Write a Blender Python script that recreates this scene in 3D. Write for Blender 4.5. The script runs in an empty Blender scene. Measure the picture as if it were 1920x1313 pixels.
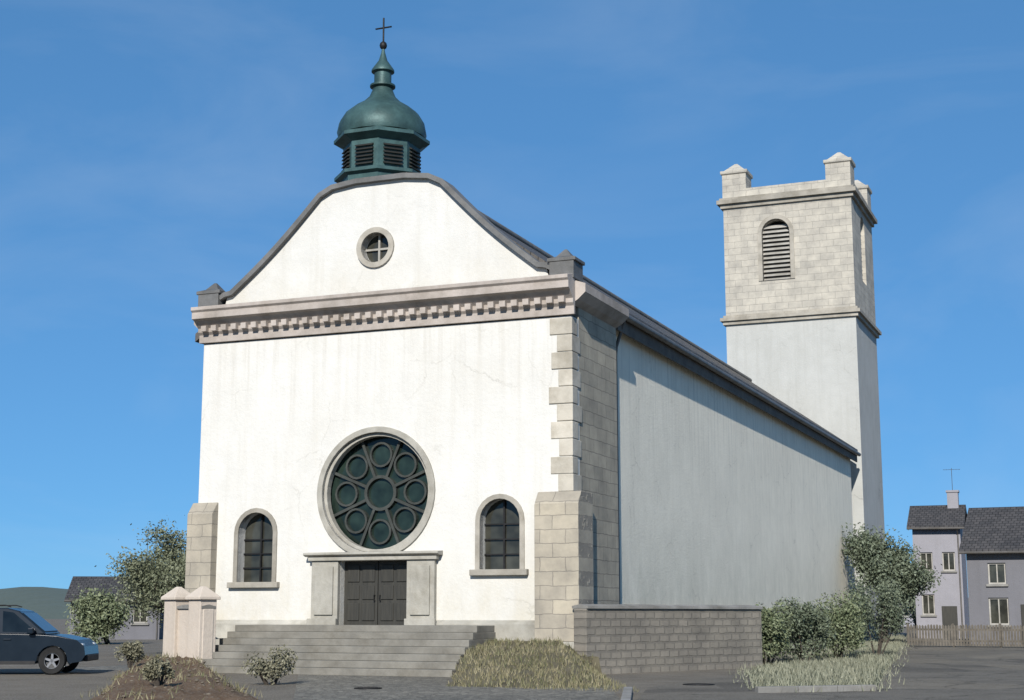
import bpy, bmesh, math, random
from mathutils import Vector, Matrix
from mathutils.geometry import tessellate_polygon
random.seed(7)
R = math.radians
S = bpy.context.scene
COL = S.collection

# ------------------------------------------------------------ camera, sky, sun, exposure
FPX, CX, CY, HY = 2800.0, 960.0, 656.5, 1150.0        # focal length and horizon, in photo pixels (1920 wide)
PITCH = math.atan((HY - CY) / FPX)
CAMZ = 1.6
cam_data = bpy.data.cameras.new('camera')
cam_data.sensor_width = 36.0
cam_data.lens = 36.0 * FPX / 1920.0
cam_data.clip_end = 6000.0
cam = bpy.data.objects.new('camera', cam_data)
cam.location = (0, 0, CAMZ)
cam.rotation_euler = (math.pi / 2 + PITCH, 0, 0)
COL.objects.link(cam)
S.camera = cam

SUN_EL, SUN_LEFT = R(30), R(8.5)                        # height, and how far left behind the camera
to_sun = Vector((-math.sin(SUN_LEFT) * math.cos(SUN_EL), -math.cos(SUN_LEFT) * math.cos(SUN_EL), math.sin(SUN_EL)))
world = bpy.data.worlds.new('World')
S.world = world
world.use_nodes = True
wn = world.node_tree
wn.nodes.clear()
sky = wn.nodes.new('ShaderNodeTexSky')
sky.sky_type = 'NISHITA'
sky.sun_disc = False
sky.sun_elevation = SUN_EL
sky.sun_rotation = math.atan2(to_sun.x, to_sun.y)
sky.air_density = 0.6
sky.dust_density = 0.0
sky.ozone_density = 3.0
bg = wn.nodes.new('ShaderNodeBackground')
bg.inputs['Strength'].default_value = 0.143
wo = wn.nodes.new('ShaderNodeOutputWorld')
gam = wn.nodes.new('ShaderNodeGamma')                  # softer step from zenith to horizon, as a clear dry day shows
gam.inputs['Gamma'].default_value = 0.42
tint = wn.nodes.new('ShaderNodeVectorMath')
tint.operation = 'MULTIPLY'
tint.inputs[1].default_value = (0.40, 0.915, 1.46)
wn.links.new(sky.outputs[0], gam.inputs[0])
wn.links.new(gam.outputs[0], tint.inputs[0])
ctc = wn.nodes.new('ShaderNodeTexCoord')
cmap = wn.nodes.new('ShaderNodeMapping')
cmap.inputs['Scale'].default_value = (2.2, 2.2, 6.0)
cnz = wn.nodes.new('ShaderNodeTexNoise')
cnz.inputs['Scale'].default_value = 1.6
cnz.inputs['Detail'].default_value = 7
cnz.inputs['Roughness'].default_value = 0.55
cnz.inputs['Distortion'].default_value = 0.6
crp = wn.nodes.new('ShaderNodeValToRGB')
crp.color_ramp.elements[0].position = 0.46
crp.color_ramp.elements[0].color = (0, 0, 0, 1)
crp.color_ramp.elements[1].position = 0.85
crp.color_ramp.elements[1].color = (0.15, 0.15, 0.15, 1)
cmx = wn.nodes.new('ShaderNodeMix')
cmx.data_type = 'RGBA'
cmx.inputs[7].default_value = (3.4, 3.7, 4.0, 1)
wn.links.new(ctc.outputs['Generated'], cmap.inputs[0])
wn.links.new(cmap.outputs[0], cnz.inputs['Vector'])
wn.links.new(cnz.outputs[0], crp.inputs[0])
wn.links.new(crp.outputs[0], cmx.inputs[0])
wn.links.new(tint.outputs[0], cmx.inputs[6])
wn.links.new(cmx.outputs[2], bg.inputs[0])
wn.links.new(bg.outputs[0], wo.inputs[0])
sun_data = bpy.data.lights.new('sun', 'SUN')
sun_data.energy = 3.9
sun_data.angle = R(0.53)
sun_data.color = (1.0, 0.955, 0.89)
sun = bpy.data.objects.new('sun', sun_data)
sun.rotation_euler = to_sun.to_track_quat('Z', 'Y').to_euler()
sun.location = to_sun * 80
COL.objects.link(sun)
S.view_settings.view_transform = 'Standard'
S.view_settings.look = 'None'
S.view_settings.exposure = 0.62
S.view_settings.gamma = 1.0
S.view_settings.use_curve_mapping = False

# ------------------------------------------------------------ measuring helpers
def at(px, py, Y):
    """world point seen at photo pixel (px,py) at ground distance Y"""
    c, s = math.cos(PITCH), math.sin(PITCH)
    dx, dz = (px - CX) / FPX, -(py - CY) / FPX
    y = c - s * dz
    z = s + c * dz
    k = Y / y
    return Vector((dx * k, Y, CAMZ + z * k))

def gp(px, py):
    """ground point (z=0) seen at photo pixel"""
    p = at(px, py, 1.0)
    k = CAMZ / (CAMZ - p.z)
    return Vector((p.x * k, k, 0.0))

YAW = R(22.2)
FC = Vector((-3.945, 43.286, 0.85))                    # middle of the church front, at its foot
MCH = Matrix.Translation(FC) @ Matrix.Rotation(-YAW, 4, 'Z')
def loc(x, y, z=0.0):
    return MCH @ Vector((x, y, z))

# ------------------------------------------------------------ materials
def new_mat(name):
    m = bpy.data.materials.new(name)
    m.use_nodes = True
    return m, m.node_tree, m.node_tree.nodes['Principled BSDF']

def ramp(nt, stops):
    n = nt.nodes.new('ShaderNodeValToRGB')
    cr = n.color_ramp
    while len(cr.elements) < len(stops):
        cr.elements.new(0.5)
    for e, (p, c) in zip(cr.elements, stops):
        e.position = p
        e.color = (c[0], c[1], c[2], 1)
    return n

def noise(nt, vec, scale, detail=6, rough=0.6):
    n = nt.nodes.new('ShaderNodeTexNoise')
    n.inputs['Scale'].default_value = scale
    n.inputs['Detail'].default_value = detail
    n.inputs['Roughness'].default_value = rough
    if vec is not None:
        nt.links.new(vec, n.inputs['Vector'])
    return n

def mix(nt, a, b, fac, mode='MIX'):
    n = nt.nodes.new('ShaderNodeMix')
    n.data_type = 'RGBA'
    n.blend_type = mode
    for sock, val in ((n.inputs[0], fac), (n.inputs[6], a), (n.inputs[7], b)):
        if hasattr(val, 'is_linked'):
            nt.links.new(val, sock)
        elif isinstance(val, (int, float)):
            sock.default_value = val
        else:
            sock.default_value = (val[0], val[1], val[2], 1)
    return n.outputs[2]

def coords(nt, axes='xyz', scale=(1, 1, 1)):
    tc = nt.nodes.new('ShaderNodeTexCoord')
    if axes == 'xyz' and scale == (1, 1, 1):
        return tc.outputs['Object']
    sp = nt.nodes.new('ShaderNodeSeparateXYZ')
    cb = nt.nodes.new('ShaderNodeCombineXYZ')
    nt.links.new(tc.outputs['Object'], sp.inputs[0])
    for i, (ax, sc) in enumerate(zip(axes, scale)):
        if ax == '0':
            continue
        mm = nt.nodes.new('ShaderNodeMath')
        mm.operation = 'MULTIPLY'
        mm.inputs[1].default_value = sc
        nt.links.new(sp.outputs['xyz'.index(ax)], mm.inputs[0])
        nt.links.new(mm.outputs[0], cb.inputs[i])
    return cb.outputs[0]

def bump(nt, bsdf, height, strength, dist=0.02):
    b = nt.nodes.new('ShaderNodeBump')
    b.inputs['Strength'].default_value = strength
    b.inputs['Distance'].default_value = dist
    nt.links.new(height, b.inputs['Height'])
    nt.links.new(b.outputs[0], bsdf.inputs['Normal'])

def rough_mat(name, c1, c2, scale=2.0, rough=0.85, bump_s=0.3, bump_scale=30, dist=0.02, speck=None, metal=0.0, spec=0.3):
    """two-tone mottled surface with fine bump"""
    m, nt, b = new_mat(name)
    v = coords(nt)
    n1 = noise(nt, v, scale)
    r = ramp(nt, [(0.3, c1), (0.7, c2)])
    nt.links.new(n1.outputs[0], r.inputs[0])
    out = r.outputs[0]
    oi = nt.nodes.new('ShaderNodeObjectInfo')
    ro = ramp(nt, [(0.0, (0.78, 0.77, 0.74)), (1.0, (1.12, 1.11, 1.08))])
    nt.links.new(oi.outputs['Random'], ro.inputs[0])
    out = mix(nt, out, ro.outputs[0], 0.7, 'MULTIPLY')
    blo = noise(nt, v, 0.9, 9, 0.72)
    rb = ramp(nt, [(0.36, (0.66, 0.64, 0.60)), (0.58, (1.05, 1.05, 1.05))])
    nt.links.new(blo.outputs[0], rb.inputs[0])
    out = mix(nt, out, rb.outputs[0], 0.8, 'MULTIPLY')
    n2 = noise(nt, v, bump_scale, 4, 0.7)
    if speck:
        rs = ramp(nt, [(0.5, (0, 0, 0)), (0.62, (1, 1, 1))])
        nt.links.new(n2.outputs[0], rs.inputs[0])
        out = mix(nt, out, speck, rs.outputs[0])
    nt.links.new(out, b.inputs['Base Color'])
    b.inputs['Roughness'].default_value = rough
    b.inputs['Metallic'].default_value = metal
    b.inputs['Specular IOR Level'].default_value = spec
    bump(nt, b, n2.outputs[0], bump_s, dist)
    return m

def plaster(name, base, stain, amount=0.35, streak=0.4, damp=None, cracks=0.0, runs=None):
    """rendered wall: rain streaks, patches, hairline cracks, a damp foot and a trowelled surface"""
    m, nt, b = new_mat(name)
    v = coords(nt)
    def fac(src, lo, hi, k):
        r = ramp(nt, [(lo, (0, 0, 0)), (hi, (1, 1, 1))])
        nt.links.new(src, r.inputs[0])
        q = nt.nodes.new('ShaderNodeMath'); q.operation = 'MULTIPLY'; q.inputs[1].default_value = k
        nt.links.new(r.outputs[0], q.inputs[0])
        return q.outputs[0]
    big = noise(nt, v, 0.35, 9, 0.68)
    st = noise(nt, coords(nt, 'xyz', (2.6, 2.6, 0.16)), 1.0, 7, 0.65)
    mid = noise(nt, v, 1.7, 8, 0.7)
    c = mix(nt, base, stain, fac(big.outputs[0], 0.42, 0.75, amount))
    c = mix(nt, c, stain, fac(st.outputs[0], 0.50, 0.80, streak))
    c = mix(nt, c, tuple(x * 0.86 for x in base), fac(mid.outputs[0], 0.45, 0.7, 0.5))
    fine = noise(nt, v, 9, 10, 0.72)
    if cracks:
        vo = nt.nodes.new('ShaderNodeTexVoronoi'); vo.feature = 'DISTANCE_TO_EDGE'; vo.inputs['Scale'].default_value = 0.55
        va = nt.nodes.new('ShaderNodeVectorMath'); va.operation = 'MULTIPLY_ADD'
        nt.links.new(mid.outputs[1], va.inputs[0]); va.inputs[1].default_value = (0.5, 0.5, 0.5); nt.links.new(v, va.inputs[2])
        nt.links.new(va.outputs[0], vo.inputs['Vector'])
        rk = ramp(nt, [(0.0, (1, 1, 1)), (0.012, (0, 0, 0))])
        nt.links.new(vo.outputs[0], rk.inputs[0])
        g = fac(big.outputs[0], 0.5, 0.62, cracks)
        mk = nt.nodes.new('ShaderNodeMath'); mk.operation = 'MULTIPLY'
        nt.links.new(rk.outputs[0], mk.inputs[0]); nt.links.new(g, mk.inputs[1])
        c = mix(nt, c, tuple(x * 0.5 for x in stain), mk.outputs[0])
    for kind, spec in (('damp', damp), ('runs', runs)):
        if not spec: continue
        z0, z1, col, k = spec
        sp = nt.nodes.new('ShaderNodeSeparateXYZ'); nt.links.new(v, sp.inputs[0])
        mr = nt.nodes.new('ShaderNodeMapRange')
        mr.inputs[1].default_value = z1; mr.inputs[2].default_value = z0
        nt.links.new(sp.outputs[2], mr.inputs[0])
        ad = nt.nodes.new('ShaderNodeMath'); ad.operation = 'MULTIPLY'
        nt.links.new(mr.outputs[0], ad.inputs[0])
        dn = noise(nt, coords(nt, 'xyz', (1.4, 1.4, 0.7) if kind == 'damp' else (3.2, 3.2, 0.10)), 1.3, 8, 0.7)
        nt.links.new(fac(dn.outputs[0], 0.3 if kind == 'damp' else 0.5, 0.65, k), ad.inputs[1])
        c = mix(nt, c, col, ad.outputs[0])
    nt.links.new(c, b.inputs['Base Color'])
    b.inputs['Roughness'].default_value = 0.9
    b.inputs['Specular IOR Level'].default_value = 0.2
    bump(nt, b, fine.outputs[0], 0.5, 0.035)
    return m

def masonry(name, c1, c2, mortar, axes='xz0', bw=0.6, bh=0.3, msize=0.012, offset=0.5, rough=0.85, bstr=0.6, var=None):
    m, nt, b = new_mat(name)
    v = coords(nt, axes)
    vo = coords(nt)
    wob = noise(nt, vo, 3.0, 3)
    va = nt.nodes.new('ShaderNodeVectorMath'); va.operation = 'MULTIPLY_ADD'
    nt.links.new(wob.outputs[1], va.inputs[0])
    va.inputs[1].default_value = (0.09, 0.08, 0.0)
    nt.links.new(v, va.inputs[2])
    br = nt.nodes.new('ShaderNodeTexBrick')
    br.offset = offset
    br.inputs['Scale'].default_value = 1.0
    br.inputs['Brick Width'].default_value = bw
    br.inputs['Row Height'].default_value = bh
    br.inputs['Mortar Size'].default_value = msize
    br.inputs['Mortar Smooth'].default_value = 0.3
    br.inputs['Color1'].default_value = (*c1, 1)
    br.inputs['Color2'].default_value = (*c2, 1)
    br.inputs['Mortar'].default_value = (*mortar, 1)
    nt.links.new(va.outputs[0], br.inputs['Vector'])
    n = noise(nt, vo, 1.1, 8, 0.65)
    r = ramp(nt, [(0.3, (0.62, 0.62, 0.62)), (0.7, (1.2, 1.18, 1.12))])
    nt.links.new(n.outputs[0], r.inputs[0])
    c = mix(nt, br.outputs[0], r.outputs[0], 0.8, 'MULTIPLY')
    nt.links.new(c, b.inputs['Base Color'])
    b.inputs['Roughness'].default_value = rough
    b.inputs['Specular IOR Level'].default_value = 0.25
    fine = noise(nt, vo, 14, 8, 0.7)
    mm = nt.nodes.new('ShaderNodeMath'); mm.operation = 'MULTIPLY_ADD'
    nt.links.new(fine.outputs[0], mm.inputs[0]); mm.inputs[1].default_value = 0.6
    inv = nt.nodes.new('ShaderNodeMath'); inv.operation = 'SUBTRACT'; inv.inputs[0].default_value = 1.0
    nt.links.new(br.outputs[1], inv.inputs[1])
    nt.links.new(inv.outputs[0], mm.inputs[2])
    bump(nt, b, mm.outputs[0], bstr, 0.025)
    return m

def leaf_mat(name, dark, light):
    m, nt, b = new_mat(name)
    g = nt.nodes.new('ShaderNodeNewGeometry')
    v = coords(nt)
    n = noise(nt, v, 0.9, 3)
    a = nt.nodes.new('ShaderNodeMath'); a.operation = 'MULTIPLY_ADD'
    nt.links.new(g.outputs['Random Per Island'], a.inputs[0]); a.inputs[1].default_value = 0.6
    nt.links.new(n.outputs[0], a.inputs[2])
    r = ramp(nt, [(0.4, dark), (1.0, light)])
    nt.links.new(a.outputs[0], r.inputs[0])
    nt.links.new(r.outputs[0], b.inputs['Base Color'])
    b.inputs['Roughness'].default_value = 0.6
    b.inputs['Specular IOR Level'].default_value = 0.3
    return m

def glass_mat(name, col, rough=0.08, spec=0.5):
    m, nt, b = new_mat(name)
    v = coords(nt)
    n = noise(nt, v, 1.7, 2)
    r = ramp(nt, [(0.35, tuple(c * 0.6 for c in col)), (0.7, tuple(c * 1.5 for c in col))])
    nt.links.new(n.outputs[0], r.inputs[0])
    nt.links.new(r.outputs[0], b.inputs['Base Color'])
    b.inputs['Roughness'].default_value = rough
    b.inputs['Specular IOR Level'].default_value = spec
    bump(nt, b, n.outputs[0], 0.08, 0.02)
    return m

M = {}
M['white'] = plaster('white_plaster', (0.60, 0.59, 0.555), (0.47, 0.445, 0.385), 0.45, 0.5, (0.4, 3.0, (0.47, 0.43, 0.335), 0.6), 0.35, (8.5, 6.0, (0.43, 0.405, 0.355), 0.45))
M['gable_white'] = plaster('gable_plaster', (0.585, 0.577, 0.545), (0.45, 0.43, 0.375), 0.5, 0.5, (10.2, 11.6, (0.47, 0.44, 0.37), 0.5), 0.3)
M['nave_white'] = plaster('nave_plaster', (0.80, 0.755, 0.635), (0.60, 0.565, 0.475), 0.55, 0.5, (-0.2, 4.0, (0.48, 0.47, 0.38), 0.8), 0.5, (9.4, 4.5, (0.50, 0.485, 0.42), 0.8))
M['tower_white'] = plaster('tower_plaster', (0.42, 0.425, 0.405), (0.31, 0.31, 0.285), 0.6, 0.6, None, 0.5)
M['stone'] = masonry('sandstone', (0.40, 0.36, 0.29), (0.33, 0.30, 0.25), (0.24, 0.22, 0.19), 'xz0', 0.75, 0.38)
M['stone_side'] = masonry('sandstone_return', (0.38, 0.345, 0.28), (0.31, 0.285, 0.235), (0.22, 0.20, 0.17), 'yz0', 0.75, 0.38)
M['tower_stone'] = masonry('tower_ashlar', (0.44, 0.415, 0.365), (0.38, 0.36, 0.32), (0.31, 0.295, 0.265), 'xz0', 0.8, 0.4)
M['trim'] = rough_mat('carved_stone', (0.37, 0.345, 0.30), (0.27, 0.255, 0.225), 1.4, 0.85, 0.4, 22)
M['quoin'] = rough_mat('quoin_stone', (0.50, 0.465, 0.40), (0.40, 0.375, 0.325), 1.4, 0.85, 0.5, 22)
M['cornice'] = rough_mat('cornice_stone', (0.42, 0.375, 0.345), (0.32, 0.288, 0.265), 1.2, 0.85, 0.4, 22)
M['portal'] = rough_mat('portal_stone', (0.42, 0.405, 0.36), (0.31, 0.30, 0.27), 1.7, 0.85, 0.4, 22)
M['slate'] = masonry('roof_slate', (0.115, 0.105, 0.096), (0.072, 0.067, 0.062), (0.022, 0.021, 0.020), 'yx0', 0.32, 0.22, 0.012, 0.5, 0.55, 1.0)
M['coping'] = rough_mat('slate_coping', (0.15, 0.15, 0.15), (0.095, 0.098, 0.10), 2.2, 0.6, 0.4, 16)
M['copper'] = rough_mat('weathered_copper', (0.062, 0.125, 0.125), (0.032, 0.068, 0.072), 2.5, 0.5, 0.35, 12, 0.02, None, 0.25)
M['eaves'] = rough_mat('eaves_wood', (0.17, 0.148, 0.128), (0.11, 0.097, 0.085), 2.5, 0.8, 0.4, 20)
M['louvre'] = rough_mat('louvre_wood', (0.022, 0.024, 0.022), (0.012, 0.013, 0.013), 3.0, 0.8, 0.3, 20)
M['iron'] = rough_mat('wrought_iron', (0.03, 0.03, 0.032), (0.015, 0.015, 0.016), 5.0, 0.55, 0.3, 40, 0.01, None, 0.5)
M['zinc'] = rough_mat('zinc_gutter', (0.17, 0.16, 0.15), (0.11, 0.105, 0.10), 3.0, 0.5, 0.2, 25, 0.01, None, 0.6)
M['glass_dark'] = glass_mat('leaded_glass', (0.014, 0.024, 0.019), 0.15, 0.35)
M['glass_pane'] = glass_mat('window_glass', (0.04, 0.04, 0.032), 0.1, 0.4)
M['glass_old'] = glass_mat('old_leaded_glass', (0.17, 0.18, 0.18), 0.25, 0.4)
M['lead'] = rough_mat('lead_came', (0.05, 0.056, 0.052), (0.03, 0.034, 0.031), 4.0, 0.6, 0.2, 30)
M['door'] = None
M['asphalt'] = rough_mat('asphalt', (0.150, 0.136, 0.112), (0.105, 0.096, 0.080), 0.35, 0.92, 0.6, 34, 0.015, (0.20, 0.185, 0.16))
def road_detail(m):
    nt = m.node_tree; b = nt.nodes['Principled BSDF']
    src = b.inputs['Base Color'].links[0].from_socket
    v = coords(nt)
    vc = nt.nodes.new('ShaderNodeTexVoronoi'); vc.feature = 'DISTANCE_TO_EDGE'; vc.inputs['Scale'].default_value = 0.28
    wn_ = noise(nt, v, 1.2, 6)
    va = nt.nodes.new('ShaderNodeVectorMath'); va.operation = 'MULTIPLY_ADD'
    nt.links.new(wn_.outputs[1], va.inputs[0]); va.inputs[1].default_value = (1.2, 1.2, 0); nt.links.new(v, va.inputs[2])
    nt.links.new(va.outputs[0], vc.inputs['Vector'])
    rk = ramp(nt, [(0.0, (0.35, 0.34, 0.33)), (0.012, (1, 1, 1))])
    nt.links.new(vc.outputs[0], rk.inputs[0])
    vp = nt.nodes.new('ShaderNodeTexVoronoi'); vp.inputs['Scale'].default_value = 0.22; vp.distance = 'CHEBYCHEV'
    nt.links.new(v, vp.inputs['Vector'])
    sp = nt.nodes.new('ShaderNodeSeparateColor'); nt.links.new(vp.outputs['Color'], sp.inputs[0])
    rp = ramp(nt, [(0.0, (0.72, 0.72, 0.73)), (0.22, (0.72, 0.72, 0.73)), (0.24, (1, 1, 1)), (0.8, (1, 1, 1)), (0.82, (1.18, 1.16, 1.12))])
    nt.links.new(sp.outputs[0], rp.inputs[0])
    c = mix(nt, src, rk.outputs[0], 1.0, 'MULTIPLY')
    c = mix(nt, c, rp.outputs[0], 1.0, 'MULTIPLY')
    nt.links.new(c, b.inputs['Base Color'])
road_detail(M['asphalt'])
M['gravel'] = rough_mat('gravel_ground', (0.155, 0.138, 0.112), (0.108, 0.097, 0.080), 0.3, 0.95, 0.8, 22, 0.03, (0.22, 0.20, 0.17))
M['earth'] = rough_mat('dry_earth', (0.150, 0.095, 0.055), (0.095, 0.060, 0.036), 0.8, 0.97, 0.9, 9, 0.06, (0.16, 0.125, 0.09))
M['stone_loose'] = rough_mat('loose_stone', (0.16, 0.135, 0.105), (0.10, 0.085, 0.068), 3.0, 0.9, 0.4, 30)
M['kerb'] = rough_mat('granite_kerb', (0.26, 0.255, 0.245), (0.18, 0.178, 0.17), 2.0, 0.85, 0.3, 40)
M['step'] = rough_mat('step_granite', (0.235, 0.225, 0.20), (0.155, 0.15, 0.135), 1.1, 0.85, 0.4, 30)
M['grass'] = leaf_mat('grass_blades', (0.12, 0.13, 0.09), (0.25, 0.25, 0.18))
M['turf_dry'] = rough_mat('dry_turf_soil', (0.12, 0.105, 0.07), (0.085, 0.078, 0.05), 1.2, 0.95, 0.6, 18)
M['grass_dry'] = leaf_mat('dry_grass_blades', (0.085, 0.095, 0.04), (0.23, 0.20, 0.12))
M['turf'] = rough_mat('turf_soil', (0.095, 0.105, 0.06), (0.06, 0.066, 0.04), 1.2, 0.95, 0.6, 18)
M['bark'] = rough_mat('bark', (0.10, 0.085, 0.07), (0.055, 0.047, 0.04), 3.0, 0.95, 0.9, 12, 0.04)
M['rubble'] = masonry('rubble_wall', (0.235, 0.215, 0.185), (0.195, 0.18, 0.155), (0.17, 0.158, 0.138), 'xz0', 0.42, 0.21, 0.03, 0.5, 0.9, 1.0)
M['ochre'] = plaster('garden_wall_plaster', (0.52, 0.455, 0.385), (0.36, 0.305, 0.245), 0.6, 0.6)
M['house_grey'] = plaster('house_grey_plaster', (0.155, 0.155, 0.17), (0.10, 0.10, 0.108), 0.4, 0.4)
M['house_pale'] = plaster('house_pale_plaster', (0.27, 0.265, 0.29), (0.19, 0.19, 0.20), 0.4, 0.4)
M['house_roof'] = masonry('house_roof_tile', (0.075, 0.072, 0.075), (0.05, 0.05, 0.054), (0.025, 0.025, 0.026), 'xy0', 0.3, 0.28, 0.02, 0.5, 0.8, 1.0)
M['paintwood'] = rough_mat('painted_wood', (0.40, 0.39, 0.36), (0.32, 0.31, 0.29), 2.0, 0.6, 0.2, 30)
M['curtain'] = rough_mat('curtain_cloth', (0.55, 0.54, 0.50), (0.45, 0.44, 0.41), 4, 0.9, 0.1, 30)
M['car'] = None
M['old_wood'] = rough_mat('weathered_timber', (0.15, 0.135, 0.115), (0.085, 0.078, 0.068), 3, 0.9, 0.5, 24)
M['rubber'] = rough_mat('tyre_rubber', (0.018, 0.018, 0.018), (0.01, 0.01, 0.01), 6, 0.85, 0.3, 40)
M['alloy'] = rough_mat('wheel_alloy', (0.32, 0.32, 0.33), (0.22, 0.22, 0.23), 4, 0.35, 0.05, 30, 0.005, None, 0.9)
M['car_glass'] = glass_mat('car_glass', (0.008, 0.011, 0.013), 0.03, 0.45)
M['car_trim'] = rough_mat('car_trim_plastic', (0.02, 0.02, 0.021), (0.013, 0.013, 0.014), 5, 0.6, 0.1, 60)
M['lamp_clear'] = glass_mat('headlight_glass', (0.45, 0.46, 0.47), 0.05, 0.7)
M['lamp_red'] = glass_mat('tail_light_glass', (0.25, 0.012, 0.01), 0.08, 0.6)
M['hill'] = leaf_mat('hill_wood', (0.06, 0.075, 0.055), (0.11, 0.125, 0.09))
M['leaf_dark'] = leaf_mat('leaf_dark', (0.052, 0.070, 0.042), (0.145, 0.17, 0.115))
M['leaf_grey'] = leaf_mat('leaf_grey_green', (0.075, 0.10, 0.05), (0.19, 0.215, 0.125))
M['leaf_silver'] = leaf_mat('leaf_silver', (0.075, 0.088, 0.05), (0.175, 0.19, 0.12))
M['leaf_dry'] = leaf_mat('leaf_dry', (0.10, 0.095, 0.06), (0.21, 0.20, 0.135))

def door_material():
    m, nt, b = new_mat('door_oak')
    v = coords(nt, 'xyz', (7.0, 7.0, 0.7))
    n = noise(nt, v, 2.2, 8, 0.6)
    r = ramp(nt, [(0.3, (0.016, 0.016, 0.013)), (0.7, (0.034, 0.032, 0.025))])
    nt.links.new(n.outputs[0], r.inputs[0])
    nt.links.new(r.outputs[0], b.inputs['Base Color'])
    b.inputs['Roughness'].default_value = 0.65
    bump(nt, b, n.outputs[0], 0.4, 0.02)
    return m
M['door'] = door_material()

def cobble_material():
    m, nt, b = new_mat('plaza_cobbles')
    v = coords(nt)
    vo = nt.nodes.new('ShaderNodeTexVoronoi'); vo.inputs['Scale'].default_value = 6.5
    ve = nt.nodes.new('ShaderNodeTexVoronoi'); ve.inputs['Scale'].default_value = 6.5; ve.feature = 'DISTANCE_TO_EDGE'
    nt.links.new(v, vo.inputs['Vector']); nt.links.new(v, ve.inputs['Vector'])
    sp = nt.nodes.new('ShaderNodeSeparateColor')
    nt.links.new(vo.outputs['Color'], sp.inputs[0])
    r = ramp(nt, [(0.0, (0.095, 0.090, 0.076)), (0.5, (0.150, 0.142, 0.120)), (1.0, (0.215, 0.203, 0.170))])
    nt.links.new(sp.outputs[0], r.inputs[0])
    re = ramp(nt, [(0.0, (0.45, 0.43, 0.38)), (0.09, (1, 1, 1))])
    nt.links.new(ve.outputs['Distance'], re.inputs[0])
    c = mix(nt, r.outputs[0], re.outputs[0], 1.0, 'MULTIPLY')
    big = noise(nt, v, 0.3, 6)
    rb = ramp(nt, [(0.3, (0.75, 0.75, 0.75)), (0.7, (1.15, 1.13, 1.1))])
    nt.links.new(big.outputs[0], rb.inputs[0])
    c = mix(nt, c, rb.outputs[0], 1.0, 'MULTIPLY')
    nt.links.new(c, b.inputs['Base Color'])
    b.inputs['Roughness'].default_value = 0.8
    bump(nt, b, re.outputs[0], 0.8, 0.02)
    return m
M['cobble'] = cobble_material()

def car_paint():
    m, nt, b = new_mat('car_paint_navy')
    v = coords(nt)
    n = noise(nt, v, 3, 3)
    r = ramp(nt, [(0.3, (0.006, 0.011, 0.018)), (0.7, (0.009, 0.015, 0.023))])
    nt.links.new(n.outputs[0], r.inputs[0])
    nt.links.new(r.outputs[0], b.inputs['Base Color'])
    b.inputs['Roughness'].default_value = 0.22
    b.inputs['Specular IOR Level'].default_value = 0.3
    b.inputs['Coat Weight'].default_value = 0.0
    b.inputs['Coat Roughness'].default_value = 0.06
    return m
M['car'] = car_paint()

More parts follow.
